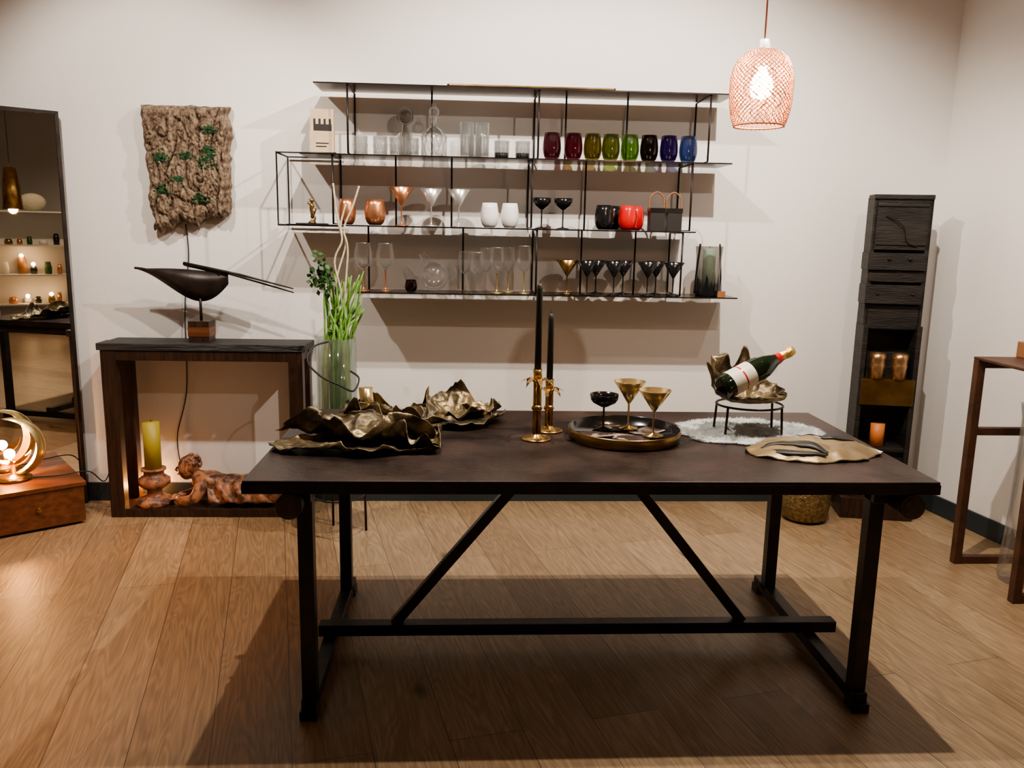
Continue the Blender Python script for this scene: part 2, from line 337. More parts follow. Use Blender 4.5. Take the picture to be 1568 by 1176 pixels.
def figur(b):
    b.box(-.075,.075,-.03,.03,0,.006,M_dleather); b.lathe([(.001,.006),(.02,.006),(.018,.012),(.006,.02),(.005,.03)],M_brassd)
    b.tube([(0,0,.03),(.004,0,.05),(-.004,0,.07),(0,0,.09),(0,0,.105)],[.008,.012,.008,.012,.005],M_brassd,8)
    b.ball((0,0,.115),.011,M_brassd); b.tube([(0,0,.09),(.02,0,.075),(.012,0,.055)],.004,M_brassd,6); b.tube([(0,0,.09),(-.02,0,.1),(-.012,0,.12)],.004,M_brassd,6)
    b.tube([(0,0,.05),(.016,0,.035),(.01,0,.012)],.005,M_brassd,6)
item('bronze_figurine',-.76,4.15,Z2,figur)
for x in (-.512,-.403): item('wine_glass',x,Y-.02,Z3,wine,m=G_clear,r=.046,h=.235,m2=M_copper)
def rdec(b,m):
    b.ball((0,0,.078),.076,m,sc=(1,1,.98)); b.tube(bez([(-.03,0,.14),(-.05,0,.17),(-.06,0,.19)],6),[.02]*6+[.016]*6+[.02],m,14,cap=False)
    b.tube(bez([(.055,0,.12),(.1,0,.13),(.108,0,.08),(.07,0,.05)],8),.005,m,8)
item('round_glass_decanter',-.165,Y,Z3,rdec,m=G_clear)
item('wine_bowl',-.275,4.10,Z3,stemless,m=gl('glass_darkred',(.16,.03,.03)),r=.03,h=.06)
for x,h,y in ((-.01,.2,4.20),(.05,.2,4.10),(.098,.22,4.19),(.15,.225,4.10),(.21,.225,4.18),(.285,.235,4.10)): item('wine_glass',x,y,Z3,wine,m=G_clear,r=.038,h=h,m2=M_champ if x>.1 else None)
item('martini_glass',.503,4.12,Z3,martini,m=M_brassd,r=.056,h=.17)
for x,y in ((.60,4.09),(.66,4.19),(.735,4.09),(.80,4.19),(.905,4.09),(.97,4.19),(1.035,4.09)): item('martini_glass',x,y,Z3,martini,m=M_blk,r=.054,h=.168)
def lant(b):
    b.lathe([(.001,.001),(.062,.001),(.064,.012),(.001,.014)],M_blk)
    b.lathe([(.058,.012),(.06,.12),(.064,.2),(.068,.25)],G_smoke,seg=28,wob=lambda a,z:.14*noise.noise((math.cos(a)*2,math.sin(a)*2,z*9)))
    for k in range(16):
        a=k*.393; hgt=.05+.05*abs(noise.noise((k*1.7,0,0)))*2
        P=[Vector(((.066)*math.cos(a+s),(.066)*math.sin(a+s),z)) for s,z in ((-.2,.01),(.2,.01),(.1,hgt),(-.05,hgt*1.25))]
        b.add(P,[(0,1,2,3)],M_blk)
    for k in (0,3): 
        a=k*1.05; b.tube(bez([(.068*math.cos(a+.1*j),.068*math.sin(a+.1*j),.012+.05*j) for j in range(6)],4),.005,M_blk,6)
    b.cyl((0,0,.014),(0,0,.24),.032,M_wax); b.cyl((0,0,.24),(0,0,.25),.0015,M_blk,seg=6)
    b.box(.03,.07,-.075,-.073,.0,.03,M_strap)
item('candle_lantern',1.225,4.13,Z3,lant)
# ------------------------------------------------------------------ bark panel
b=MB(); nx,nz=120,140; V=[];F=[]
def barkd(x,z):
    wx=x+.025*noise.noise((x*6,z*6,2)); wz=z+.03*noise.noise((x*9,z*9,5))
    n1=1-abs(noise.noise((wx*14,wz*5,0)))*1.5; n2=1-abs(noise.noise((wx*40,wz*18,4)))*1.5; n3=noise.noise((x*100,z*70,9)); n4=noise.noise((x*45,z*30,12))
    return .058-.020*max(0,n1)**9-.010*max(0,n2)**7+.006*n3+.008*n4+.024*noise.noise((x*6,z*5,8))
for j in range(nz+1):
    for i in range(nx+1):
        u=i/nx;v=j/nz
        el=.02*noise.noise((v*6,1,0))+.008*noise.noise((v*20,2,0)); er=.02*noise.noise((v*6,7,0))+.008*noise.noise((v*20,9,0))
        xl=-.215+el+(.03*(1-v)); xr=.215+er-.02*(1-v)
        zb=-.27+.04*noise.noise((u*4,3,3))+.015*noise.noise((u*14,3,5))-(.05*(1-u) if u<.6 else -.1*(u-.6)); zt=.285+.012*noise.noise((u*8,5,3))
        x=xl+(xr-xl)*u; z=zb+(zt-zb)*v
        e=min(u,1-u,v,1-v); q=min(1,e*14)**.5
        V.append((x,-.02-q*barkd(x,z),z))
o=len(V)
for j in range(nz+1):
    for i in range(nx+1): x,y,z=V[j*(nx+1)+i]; V.append((x,0.0,z))
for j in range(nz):
    for i in range(nx):
        a=j*(nx+1)+i; F.append((a,a+1,a+nx+2,a+nx+1)); F.append((o+a,o+a+nx+1,o+a+nx+2,o+a+1))
for i in range(nx): a=i; F.append((a,o+a,o+a+1,a+1)); a=nz*(nx+1)+i; F.append((a,a+1,o+a+1,o+a))
for j in range(nz): a=j*(nx+1); F.append((a,a+nx+1,o+a+nx+1,o+a)); a+=nx; F.append((a,o+a,o+a+nx+1,a+nx+1))
b.add(V,F,M_bark,False)
rs=random.Random(3)
for (mx_,mz,s) in ((-.11,.03,.026),(.1,.02,.034),(.12,.07,.024),(-.11,-.12,.026),(.12,.17,.018),(.06,-.16,.02),(-.03,-.07,.014),(.0,.04,.018)):
    for k in range(60):
        x=mx_+rs.gauss(0,s*.75);z=mz+rs.gauss(0,s*.5); b.ball((x,-.02-barkd(x,z)-.001,z),rs.uniform(.003,.0065),M_moss,sc=(1.3,.7,1),seg=6)
o=b.obj('cork_bark_wall_art'); o.location=(-1.385,D-.012,1.745)
b=MB(); b.tube(bez([(-1.42,D-.012,1.46),(-1.415,D-.01,1.3),(-1.44,D-.012,1.1),(-1.45,D-.012,.93),(-1.46,D-.012,.6),(-1.52,D-.014,.35),(-1.5,D-.02,.15)],10),.003,M_cable,6); b.obj('bark_cable')
# ------------------------------------------------------------------ console
b=MB(); cx0,cx1,cy0,cy1=-1.78,-.80,4.03,4.29
for k,(ya,yb) in enumerate(((cy0,cy0+.125),(cy0+.13,cy1))): b.box(cx0-.01,cx1+.01,ya,yb,.85,.885-.004*k,M_char)
for y in (cy0+.035,cy1-.035):
    for x in (cx0+.04,cx1-.04): b.box(x-.035,x+.035,y-.03,y+.03,0.0,.85,M_dwood)
    b.box(cx0+.07,cx1-.07,y-.028,y+.028,.0,.045,M_dwood); b.box(cx0+.07,cx1-.07,y-.028,y+.028,.80,.85,M_dwood)
for x in (cx0+.04,cx1-.04): b.box(x-.03,x+.03,cy0+.06,cy1-.06,0,.04,M_dwood); b.box(x-.03,x+.03,cy0+.06,cy1-.06,.80,.85,M_dwood)
b.box(cx0+.07,cx1-.07,cy0+.06,cy1-.06,.02,.045,M_dwood)
b.obj('console_table',bevel=.004)
# bird sculpture
b=MB()
b.box(-.05,.05,-.05,.05,0,.105,M_dwood); b.box(-.052,.052,-.052,.052,.03,.075,M_bwood)
b.cyl((0,0,.105),(0,0,.24),.007,M_black,seg=10)
n=40;V=[];F=[]
topz=lambda t:.355-.02*t+.012*math.sin(t*PI)
for i in range(n+1):
    t=i/n; x=-.31+.45*t; zt=topz(t); zb=zt-.15*math.sin(PI*min(1,t**1.5*.9))-.002
    w=.001+.035*math.sin(PI*min(.98,t**1.3))
    V+= [(x,-w*.4,zt),(x,w*.4,zt),(x,w,(zt+zb)/2+.01),(x,.001,zb),(x,-.001,zb),(x,-w,(zt+zb)/2+.01)]
for i in range(n):
    for k in range(6): a=i*6+k;c=i*6+(k+1)%6; F.append((a,c,c+6,a+6))
F.append(tuple(range(6))); F.append(tuple(n*6+k for k in range(6)))
b.add(V,F,M_black,True)
b.tube([(-.07,-.01,.385),(.2,-.015,.335),(.46,-.02,.27)],[.009,.006,.003],M_black,8)
b.tube([(-.06,.012,.372),(.14,.01,.338),(.46,-.01,.25)],[.006,.006,.003],M_black,8)
b.tube([(.1,0,.33),(.08,0,.35),(-.07,0,.38)],[.012,.012,.008],M_black,8)
o=b.obj('bird_sculpture'); o.location=(-1.315,4.14,.885)
# candle under the console
b=MB()
b.lathe([(.001,0),(.085,0),(.09,.015),(.075,.035),(.04,.05),(.035,.075),(.055,.09),(.075,.11),(.075,.135),(.05,.155),(.048,.175),(.06,.18),(.06,.19),(.001,.185)],M_terra,wob=lambda a,z:.06*noise.noise((math.cos(a)*2,math.sin(a)*2,z*20))); b.cyl((0,0,.185),(0,0,.43),.041,M_candleg); b.cyl((0,0,.43),(0,0,.44),.002,M_blk,seg=6)
o=b.obj('candle_with_holder'); o.location=(-1.585,4.12,.045)
# reclining figure
def skin(name,verts,edges,radii,m,root=0,sub=2):
    me=bpy.data.meshes.new(name); me.from_pydata(verts,edges,[]); o=bpy.data.objects.new(name,me); bpy.context.collection.objects.link(o)
    bm=bmesh.new(); bm.from_mesh(me); ly=bm.verts.layers.skin.verify(); bm.verts.ensure_lookup_table()
    for i,v in enumerate(bm.verts): v[ly].radius=radii[i] if isinstance(radii[i],tuple) else (radii[i],radii[i]); v[ly].use_root=(i==root)
    bm.to_mesh(me); bm.free(); me.materials.append(m)
    s=o.modifiers.new('k','SKIN'); s.use_smooth_shade=True; q=o.modifiers.new('u','SUBSURF'); q.levels=sub; q.render_levels=sub
    return o
V=[(.36,0,.085),(.27,0,.085),(.17,0,.09),(.08,0,.115),(.02,0,.135),(-.01,-.0,.165),
   (.07,-.075,.115),(.03,-.12,.05),(-.05,-.095,.032),(-.10,-.045,.037),
   (.07,.075,.115),(.02,.11,.05),(-.06,.07,.032),(-.11,.0,.037),
   (.42,-.05,.075),(.56,-.055,.05),(.66,-.04,.036),(.73,-.03,.026),
   (.42,.05,.075),(.56,.055,.05),(.66,.04,.036),(.73,.03,.026)]
E=[(0,1),(1,2),(2,3),(3,4),(4,5),(3,6),(6,7),(7,8),(8,9),(3,10),(10,11),(11,12),(12,13),(0,14),(14,15),(15,16),(16,17),(0,18),(18,19),(19,20),(20,21)]
Rr=[.08,.068,.068,.075,.058,.042,.044,.034,.026,.02,.044,.034,.026,.02,.06,.042,.028,.018,.06,.042,.028,.018]
root=bpy.data.objects.new('reclining_figure_sculpture',None); bpy.context.collection.objects.link(root)
o=skin('body',V,E,Rr,M_terra); o.parent=root
b=MB(); b.ball((-.045,-.01,.19),.055,M_terra,sc=(.95,.85,1.12),seg=24)
b.ball((-.018,-.005,.208),.056,M_terra,sc=(1,.95,.95))
for k in range(60):
    a=random.uniform(0,2*PI); e=random.uniform(-.2,1.4); b.ball((-.012+.052*math.cos(a)*math.cos(e)*.9+.008,-.005+.05*math.sin(a)*math.cos(e),.208+.051*math.sin(e)),.010,M_terra,seg=8)
b.tube([(-.090,-.03,.2),(-.104,-.035,.185),(-.095,-.03,.178)],[.004,.008,.006],M_terra,8); b.ball((-.090,-.03,.163),.009,M_terra,sc=(.8,1.5,.6))
for dy in (-.014,.02): b.ball((-.092,-.03+dy,.198),.007,M_dwood)
for dy in (-.055,.043): b.ball((-.03,dy-.005,.19),.012,M_terra,sc=(.8,.4,1.3))
b.obj('head').parent=root
b=MB()
for s,(hx,hy) in enumerate(((-.10,-.045),(-.11,.0))):
    b.ball((hx-.01,hy+.01,.034),.022,M_terra,sc=(1.2,1,.6))
    for k in range(5): 
        l=[.02,.03,.034,.03,.024][k]; yy=hy+.01+(k-2)*.009
        b.tube([(hx-.02,yy,.036),(hx-.025-l*.6,yy,.034),(hx-.025-l,yy,.02)],[.0055,.0055,.0045],M_terra,6)
b.obj('hands').parent=root
b=MB();V=[];F=[]
for i in range(41):
    u=i/40; x=.1+.5*u
    for k in range(31):
        v=k/30; a=PI*v; rr=(.1+.012*math.sin(u*30+3*math.sin(a*2))+.01*noise.noise((u*8,v*6,1)))*(1-.3*max(0,u-.4))
        V.append((x+.02*math.cos(a*2),-rr*1.15*math.cos(a),max(.004,.03+(.115 if u<.7 else .115-.1*(u-.7))*math.sin(a)+.008*math.sin(u*30+3*math.sin(a*2)))))
for i in range(40):
    for k in range(30): a=i*31+k; F.append((a,a+1,a+32,a+31))
b.add(V,F,M_terra,True); b.obj('drapery',solid=.004).parent=root
root.location=(-1.385,4.13,.045); root.scale=(.8,.8,1.0)
# ------------------------------------------------------------------ mirror
ang=math.atan2(.6,.8); RM=Matrix.Translation((-2.0,4.265,0))@Matrix.Rotation(ang,4,'Z')
b=MB(); b.M=RM; w=.95; h=1.985
b.box(-w,0,-.002,.004,.012,h-.012,M_mirror); b.box(-w,0,.004,.012,.01,h-.01,M_black)
for x in (-w,0): b.box(x-.008,x+.008,-.012,.016,0,h,M_black)
for z in (.008,h-.008): b.box(-w,0,-.012,.016,z-.008,z+.008,M_black)
b.obj('floor_mirror')
b=MB(); b.M=Matrix.Translation((-1.86,3.955,0))@Matrix.Rotation(ang,4,'Z')
b.box(-.8,0,0,.34,.015,.205,M_bwood); b.box(-.81,.01,-.008,.345,.195,.215,M_bwood); b.box(-.78,-.02,.02,.32,0,.015,M_black)
b.box(-.4,-.396,-.003,.0,.02,.195,M_black)
for x in (-.52,-.2): b.cyl((x,-.016,.11),(x,0,.11),.012,M_brassd,seg=16)
b.obj('low_wooden_cabinet',bevel=.004)
# shell lamp: gilt crescent moon with an amber glass shell round the bulb
b=MB()
b.lathe([(.001,0),(.075,0),(.08,.012),(.05,.022),(.012,.03),(.01,.07),(.001,.075)],M_brass)
for q,(ph,sw,r0,w0,yo,th,mm) in enumerate(((-1.9,3.7,.15,.05,0,.045,M_champ),(2.0,2.3,.12,.06,.02,.02,G_amber),(-2.7,2.6,.085,.05,-.03,.02,G_amber))):
    V=[];F=[];n=36
    for i in range(n+1):
        t=i/n; a=ph+sw*t; f=math.sin(PI*t)**.8; w=w0*f+.001
        for k in range(9):
            s=-1+k/4; rr=r0-th*f*s*s; V.append((rr*math.cos(a),yo+s*w,.16+rr*math.sin(a)))
    for i in range(n):
        for k in range(8): a=i*9+k; F.append((a,a+1,a+10,a+9))
    b.add(V,F,mm,True)
b.ball((-.01,0,.13),.024,emis('warm_bulb',(1,.5,.17),520)); b.cyl((0,0,.07),(-.01,0,.11),.008,M_brass)
o=b.obj('shell_table_lamp',solid=0); o.location=(-2.2,3.98,.215); o.rotation_euler=(0,0,.5)
b=MB(); b.tube(bez([(-2.12,4.0,.219),(-2.0,4.03,.222),(-1.9,4.1,.222),(-1.84,4.13,.16),(-1.83,4.2,.21),(-1.83,4.28,.22)],8),.003,M_cable,6); b.obj('power_cord')
# ------------------------------------------------------------------ pendant
px,py=.935,2.7
b=MB()
ptab=[(0,.36),(.05,.6),(.12,.8),(.22,.92),(.36,.99),(.5,1.),(.72,.97),(.88,.9),(1,.8)]
def pr(t): return .097*lerp_tab(ptab,t)
zt,zb=2.03,1.80
rows=34
for k in range(rows+1):
    t=k/rows; R=pr(t); z=zt+(zb-zt)*t; ph=(k%2)*PI
    n=180; P=[((R+.002*math.cos(36*a+ph+1.5))*math.cos(a),(R+.002*math.cos(36*a+ph+1.5))*math.sin(a),z+.0036*math.sin(36*a+ph)) for a in [2*PI*i/n for i in range(n)]]
    b.tube(P,.0016,M_woven,4,closed=True)
for i in range(24):
    a=2*PI*i/24; b.tube([(pr(t/20)*math.cos(a+.15*math.sin(t)),pr(t/20)*math.sin(a+.15*math.sin(t)),zt+(zb-zt)*t/20) for t in range(21)],.0012,M_woven,4)
for k in (0.,1.): 
    R=pr(k); b.tube([(R*math.cos(2*PI*i/40),R*math.sin(2*PI*i/40),zt+(zb-zt)*k) for i in range(40)],.003,M_woven,6,closed=True)
b.lathe([(.001,zt+.035),(.015,zt+.033),(.02,zt-.0),(.022,zt-.05),(.001,zt-.05)],M_white)
for a in (0,PI/2,PI,3*PI/2): b.cyl((.018*math.cos(a),.018*math.sin(a),zt),(pr(0)*math.cos(a),pr(0)*math.sin(a),zt),.0015,M_woven,seg=5)
b.lathe([(.012,zt-.05),(.016,zt-.065),(.03,zt-.085),(.036,zt-.11),(.03,zt-.138),(.001,zt-.15)],emis('pendant_bulb',(1,.64,.40),170))
b.tube([(0,0,zt+.03),(0,0,H)],.0028,mat('copper_cord',(.25,.09,.05),.6),6); b.lathe([(.001,H-.03),(.05,H-.03),(.055,H),(.001,H)],M_white)
o=b.obj('woven_pendant_lamp'); o.location=(px,py,0)
# ------------------------------------------------------------------ vase + side table
b=MB(); c=(-.6,3.80)
b.lathe([(.001,.485),(.16,.485),(.162,.5),(.001,.5)],M_black,c=(*c,0),seg=40)
for a in (.4,.4+PI/2,.4+PI,.4+3*PI/2):
    b.tube([(c[0]+.12*math.cos(a),c[1]+.12*math.sin(a),.485),(c[0]+.13*math.cos(a),c[1]+.13*math.sin(a),0)],.006,M_black,8)
b.tube([(c[0]+.12*math.cos(a),c[1]+.12*math.sin(a),.2) for a in [2*PI*i/30 for i in range(30)]],.004,M_black,6,closed=True)
b.obj('side_table')
root=bpy.data.objects.new('vase_with_green_stalks',None); bpy.context.collection.objects.link(root)
b=MB(); b.lathe([(.001,.5),(.088,.5),(.092,.51),(.092,.955),(.088,.955),(.086,.52),(.001,.515)],G_vase,c=(*c,0),seg=48); b.obj('glass_vase').parent=root
b=MB()
for i in range(44):
    a=random.uniform(0,2*PI);r0=.075*math.sqrt(random.random());tx=random.uniform(-.05,.13);ty=random.uniform(-.06,.06);hh=random.uniform(.98,1.27)
    x,y=c[0]+r0*math.cos(a)*.9,c[1]+r0*math.sin(a)*.9
    b.tube(bez([(x,y,.52),(x+tx*.05,y+ty*.1,.75),(x*.8+c[0]*.2+tx*.3,y,.95),(c[0]+tx*1.0,c[1]+ty,hh)],5),[.0055]*8+[.005]*7+[.003],M_green,6)
b.obj('stalks').parent=root
b=MB()
for i in range(110):
    p=Vector((-.655+random.gauss(0,.024),c[1]+random.gauss(0,.024),1.235+random.gauss(0,.04))); d=Vector((random.gauss(0,1),random.gauss(0,1),random.gauss(0,1))).normalized(); s=d.orthogonal().normalized()
    L=.03; b.add([p,p+d*L*.5+s*.012,p+d*L,p+d*L*.5-s*.012],[(0,1,2,3)],M_dgreen)
b.tube(bez([(-.62,c[1],.9),(-.64,c[1],1.1),(-.655,c[1],1.25)],6),.005,M_dgreen,6)
b.obj('leaf_head').parent=root
b=MB()
for P in ([(-.6,.01,.6),(-.57,0,1.1),(-.60,.0,1.3),(-.565,0,1.4),(-.585,0,1.5),(-.6,0,1.65)],[(-.58,.0,.6),(-.56,0,1.1),(-.54,.0,1.35),(-.555,0,1.45),(-.515,0,1.55),(-.485,0,1.64)],[(-.59,.02,.6),(-.6,0,1.15),(-.55,.01,1.38),(-.57,0,1.46),(-.545,0,1.56)]):
    b.tube(bez([(p[0],c[1]+p[1],p[2]) for p in P],8),.0045,M_willow,6)
b.obj('willow_twigs').parent=root
b=MB(); b.tube(bez([(-.6,3.73,.95),(-.68,3.68,.93),(-.7,3.63,.87),(-.64,3.6,.81),(-.56,3.6,.77),(-.5,3.62,.74),(-.48,3.66,.79),(-.52,3.68,.82)],10),.0045,M_cable,6); b.obj('dark_twig').parent=root
# ------------------------------------------------------------------ crumpled metal sheets
TZ=.76
def sheet(b,cx,cy,ax,ay,rot,seed,amp=.03,curl=.05,lobes=3,lob=.12,mat_=None,zoff=0.,fr=8,edge=.18):
    mat_=mat_ or M_bronze; nr,na=36,160;V=[];F=[]
    for i in range(nr+1):
        r=i/nr
        for k in range(na):
            a=2*PI*k/na; ca,sa=math.cos(a),math.sin(a)
            R=1+edge*noise.noise((ca*2.2+seed,sa*2.2,seed))+edge*.35*noise.noise((ca*6,sa*6,seed))+lob*math.sin(lobes*a+seed)
            x=ax*r*R*ca;y=ay*r*R*sa
            g=max(-.1,.3+1.1*noise.noise((ca*1.7,sa*1.7,seed+5)))
            cr=curl*(r**3)*g
            wx=x+.02*noise.noise((x*7,y*7,seed)); wy=y+.02*noise.noise((x*7,y*7,seed+9))
            rd=abs(noise.noise((wx*fr+seed,wy*fr,seed)))*2.0; rd2=abs(noise.noise((wx*fr*2.4,wy*fr*2.4+seed,seed)))*1.8
            rd3=abs(noise.noise((x*fr*6,y*fr*6+seed,seed)))
            z=cr+amp*(1-min(1,rd)+(1-min(1,rd2))*.45+rd3*.25)*(.45+.55*r)
            # rolled rim
            roll=max(0,r-.86)/.14; z+=roll*.010*g; k2=1-.12*roll*max(0,g)-.25*max(0,cr)/max(curl,1e-3)*r
            V.append([x*k2,y*k2,z])
    mn=min(v[2] for v in V)
    for v in V:
        v[2]=v[2]-mn+.0025+zoff
        x,y=v[0],v[1]; v[0]=cx+x*math.cos(rot)-y*math.sin(rot); v[1]=cy+x*math.sin(rot)+y*math.cos(rot); v[2]+=TZ
    for i in range(nr):
        for k in range(na): k2=(k+1)%na; F.append((i*na+k,i*na+k2,(i+1)*na+k2,(i+1)*na+k))
    b.add(V,F,mat_,True)
b=MB(); sheet(b,-.35,2.54,.27,.115,.0,3.1,amp=.020,curl=.02,lobes=2,lob=.05); sheet(b,-.34,2.64,.25,.13,-.08,8.4,amp=.036,curl=.06,lobes=2,lob=.05,zoff=.010); sheet(b,-.16,2.58,.1,.11,.5,12.2,amp=.028,curl=.05,lobes=3,zoff=.006,lob=.06)
b.obj('crumpled_bronze_leaf_bowl',solid=.002)
b=MB(); sheet(b,-.24,2.90,.19,.10,-.25,21.5,amp=.032,curl=.05,lobes=2,zoff=.0,lob=.06); sheet(b,-.36,2.98,.1,.08,.4,25.5,amp=.03,curl=.06,lobes=3,zoff=.006,lob=.06)
V=[];F=[]
for i in range(13):
    t=i/12; z=.02+.095*t; yy=3.0-.03*math.sin(t*PI); 
    V+=[(-.375-.02*t,yy,TZ+z),(-.33-.015*t,yy+.01,TZ+z)]
for i in range(12): F.append((2*i,2*i+1,2*i+3,2*i+2))
b.add(V,F,M_champ,True)
b.obj('crumpled_bronze_leaf_bowl',solid=.002)
b=MB(); sheet(b,-.0,2.93,.16,.14,.1,33.5,amp=.022,curl=.02,lobes=3,lob=.08); sheet(b,-.03,2.98,.15,.11,.3,39.7,amp=.045,curl=.11,lobes=3,lob=.1,zoff=.006)
b.obj('crumpled_bronze_leaf_bowl',solid=.002)
# ------------------------------------------------------------------ candlesticks
def cstick(name,x,y,zc,zt):
    b=MB(); h=zc-TZ
    b.lathe([(.001,0),(.05,0),(.052,.003),(.046,.006),(.018,.01),(.014,.018),(.001,.02)],M_brass,seg=40)
    b.cyl((-.006,0,.015),(-.006,0,h-.03),.0075,M_brass); b.cyl((.008,.002,.015),(.008,.002,h-.02),.0075,M_brass)
    b.lathe([(.001,h-.035),(.013,h-.03),(.016,h),(.012,h),(.001,h-.02)],M_brass)
    for k in range(7):
        a=k*2*PI/7+x*9; d=Vector((math.cos(a),math.sin(a),0)); s=Vector((-d.y,d.x,0))*.009
        P=[Vector((0,0,h-.045))+d*.01,Vector((0,0,h-.03))+d*.03,Vector((0,0,h-.04))+d*.05,Vector((0,0,h-.055))+d*.06]
        b.add([P[0]-s*.6,P[0]+s*.6,P[1]-s,P[1]+s,P[2]-s*.7,P[2]+s*.7,P[3]],[(0,1,3,2),(2,3,5,4),(4,5,6)],M_brass)
    b.ball((.0,0,h*.45),.017,M_brass,sc=(1.1,.8,.7))
    t=zt-TZ; b.tube([(0,0,h-.02),(0,0,t-.02),(0,0,t-.006),(0,0,t)],[.0115,.0105,.0085,.003],M_candle,16); b.cyl((0,0,t-.002),(0,0,t+.01),.001,M_blk,seg=5)
    o=b.obj(name); o.location=(x,y,TZ)
cstick('candlestick',.24,2.69,1.0,1.285); cstick('candlestick',.293,2.81,.945,1.175)
# ------------------------------------------------------------------ tray
b=MB(); b.lathe([(.001,0),(.185,0),(.19,.004),(.193,.036),(.189,.038)],M_brassd,seg=64); b.lathe([(.189,.038),(.186,.036),(.184,.008),(.001,.008)],M_blk,seg=64)
o=b.obj('round_tray'); o.location=(.545,2.715,TZ)
b=MB()
for k,(x,y,a) in enumerate(((-.08,.02,.3),(.02,-.04,-.4),(.09,.05,.8),(-.02,.09,.1))): b.box(-.06,.06,-.04,.04,0.0085+.0012*k,.0095+.0012*k,M_mag,Matrix.Translation((x,y,0))@Matrix.Rotation(a,4,'Z'))
o=b.obj('printed_cards'); o.location=(.545,2.715,TZ)
tb=TZ+.0133
item('black_coupe_glass',.485,2.79,tb,coupe,m=M_blk,r=.05,h=.125)
item('martini_glass',.575,2.80,tb,martini,m=M_champ,r=.056,h=.17,foot=.036)
item('martini_glass',.64,2.69,tb,martini,m=M_champ,r=.056,h=.16,foot=.036)
# ------------------------------------------------------------------ sheepskin
b=MB(); nr,na=30,150;V=[];F=[]
def hideR(ca,sa): return 1+.16*noise.noise((ca*2,sa*2,5))+.09*noise.noise((ca*6,sa*6,5))
hx,hy=.26,.19
for i in range(nr+1):
    r=i/nr
    for k in range(na):
        a=2*PI*k/na; ca,sa=math.cos(a),math.sin(a); R=hideR(ca,sa)
        x=hx*r*R*ca; y=hy*r*R*sa; z=.002+.008*(1-r**6)+.004*noise.noise((x*30,y*30,0))*(1-r**4)
        V.append((x,y,max(.001,z)))
for i in range(nr):
    for k in range(na): k2=(k+1)%na; F.append((i*na+k,i*na+k2,(i+1)*na+k2,(i+1)*na+k))
b.add(V,F,M_hide,True)
rs=random.Random(11); V=[];F=[]
for i in range(15000):
    a=rs.uniform(0,2*PI); ca,sa=math.cos(a),math.sin(a); r=math.sqrt(rs.random())*1.0; R=hideR(ca,sa)
    x=hx*r*R*ca; y=hy*r*R*sa; tz=.002+.006*(1-r**6)
    fl=noise.noise((x*14,y*14,3))*3+noise.noise((x*40,y*40,7))*2; d=Vector((math.cos(fl+a*.3),math.sin(fl+a*.3),rs.uniform(.35,.9)))
    if r>.93: d=Vector((ca,sa,.15))
    d=d.normalized()*rs.uniform(.012,.024); s=Vector((-d.y,d.x,0)).normalized()*.0012; p=Vector((x,y,tz))
    k=len(V); V+=[p-s,p+s,p+d]; F.append((k,k+1,k+2))
b.add(V,F,M_hide,False)
o=b.obj('sheepskin_mat'); o.location=(1.015,2.80,TZ)
# ------------------------------------------------------------------ bottle holder
bx,by=1.0,2.78; b=MB(); rg=.115; zr=.868
b.tube([(bx+rg*math.cos(2*PI*i/40),by+.9*rg*math.sin(2*PI*i/40),zr) for i in range(40)],.004,M_black,6,closed=True)
for a in (.5,PI-.5,PI+.6,2*PI-.6): b.tube([(bx+rg*math.cos(a),by+.9*rg*math.sin(a),zr),(bx+rg*1.05*math.cos(a),by+.95*rg*math.sin(a),.772)],.0045,M_black,8)
b.obj('wire_stand')
b=MB(); nr,na=28,150;V=[];F=[]
for i in range(nr+1):
    r=i/nr
    for k in range(na):
        a=2*PI*k/na; ca,sa=math.cos(a),math.sin(a)
        bk=max(0,sa*.8-ca*.5+.25)*(.55 if ca>.5 else 1); 
        R=.135*(1+.12*noise.noise((ca*2,sa*2,71))); hgt=.032+.14*bk*(.75+.9*noise.noise((ca*3.2,sa*3.2,44)))
        rr=R*math.sin(min(1,r*1.05)*PI/2)*(1+.08*noise.noise((r*5,ca*4,sa*4))); z=hgt*(r**2.2)+.012*abs(noise.noise((rr*ca*25,rr*sa*25,3)))
        curl=.03*max(0,r-.75)/.25*noise.noise((ca*4,sa*4,9))*2
        V.append((bx-.01+(rr+curl)*ca,by+.8*(rr+curl)*sa,.873+.006+z))
for i in range(nr):
    for k in range(na): k2=(k+1)%na; F.append((i*na+k,i*na+k2,(i+1)*na+k2,(i+1)*na+k))
b.add(V,F,M_bronze,True); b.obj('crumpled_bronze_bottle_bowl',solid=.002)
b=MB()
prof=[(.001,.004),(.03,.002),(.042,.004),(.044,.012),(.044,.16),(.04,.19),(.028,.225),(.018,.25),(.0155,.27)]
b.lathe(prof,M_bottle,seg=40); b.lathe([(.0175,.245),(.0165,.27),(.0165,.285),(.0185,.29),(.0185,.305),(.016,.32),(.001,.323)],M_foil,seg=32)
b.lathe([(.0446,.035),(.0448,.036),(.0448,.125),(.0446,.126)],M_label,seg=40); b.lathe([(.0449,.08),(.045,.083),(.0449,.086)],M_red,seg=40); b.lathe([(.0225,.238),(.021,.25),(.018,.262)],M_red,seg=32)
o=b.obj('champagne_bottle'); d=Vector((.86,.30,.38)).normalized(); o.rotation_mode='QUATERNION'; o.rotation_quaternion=d.to_track_quat('Z','Y'); o.location=(.874,2.715,.934)
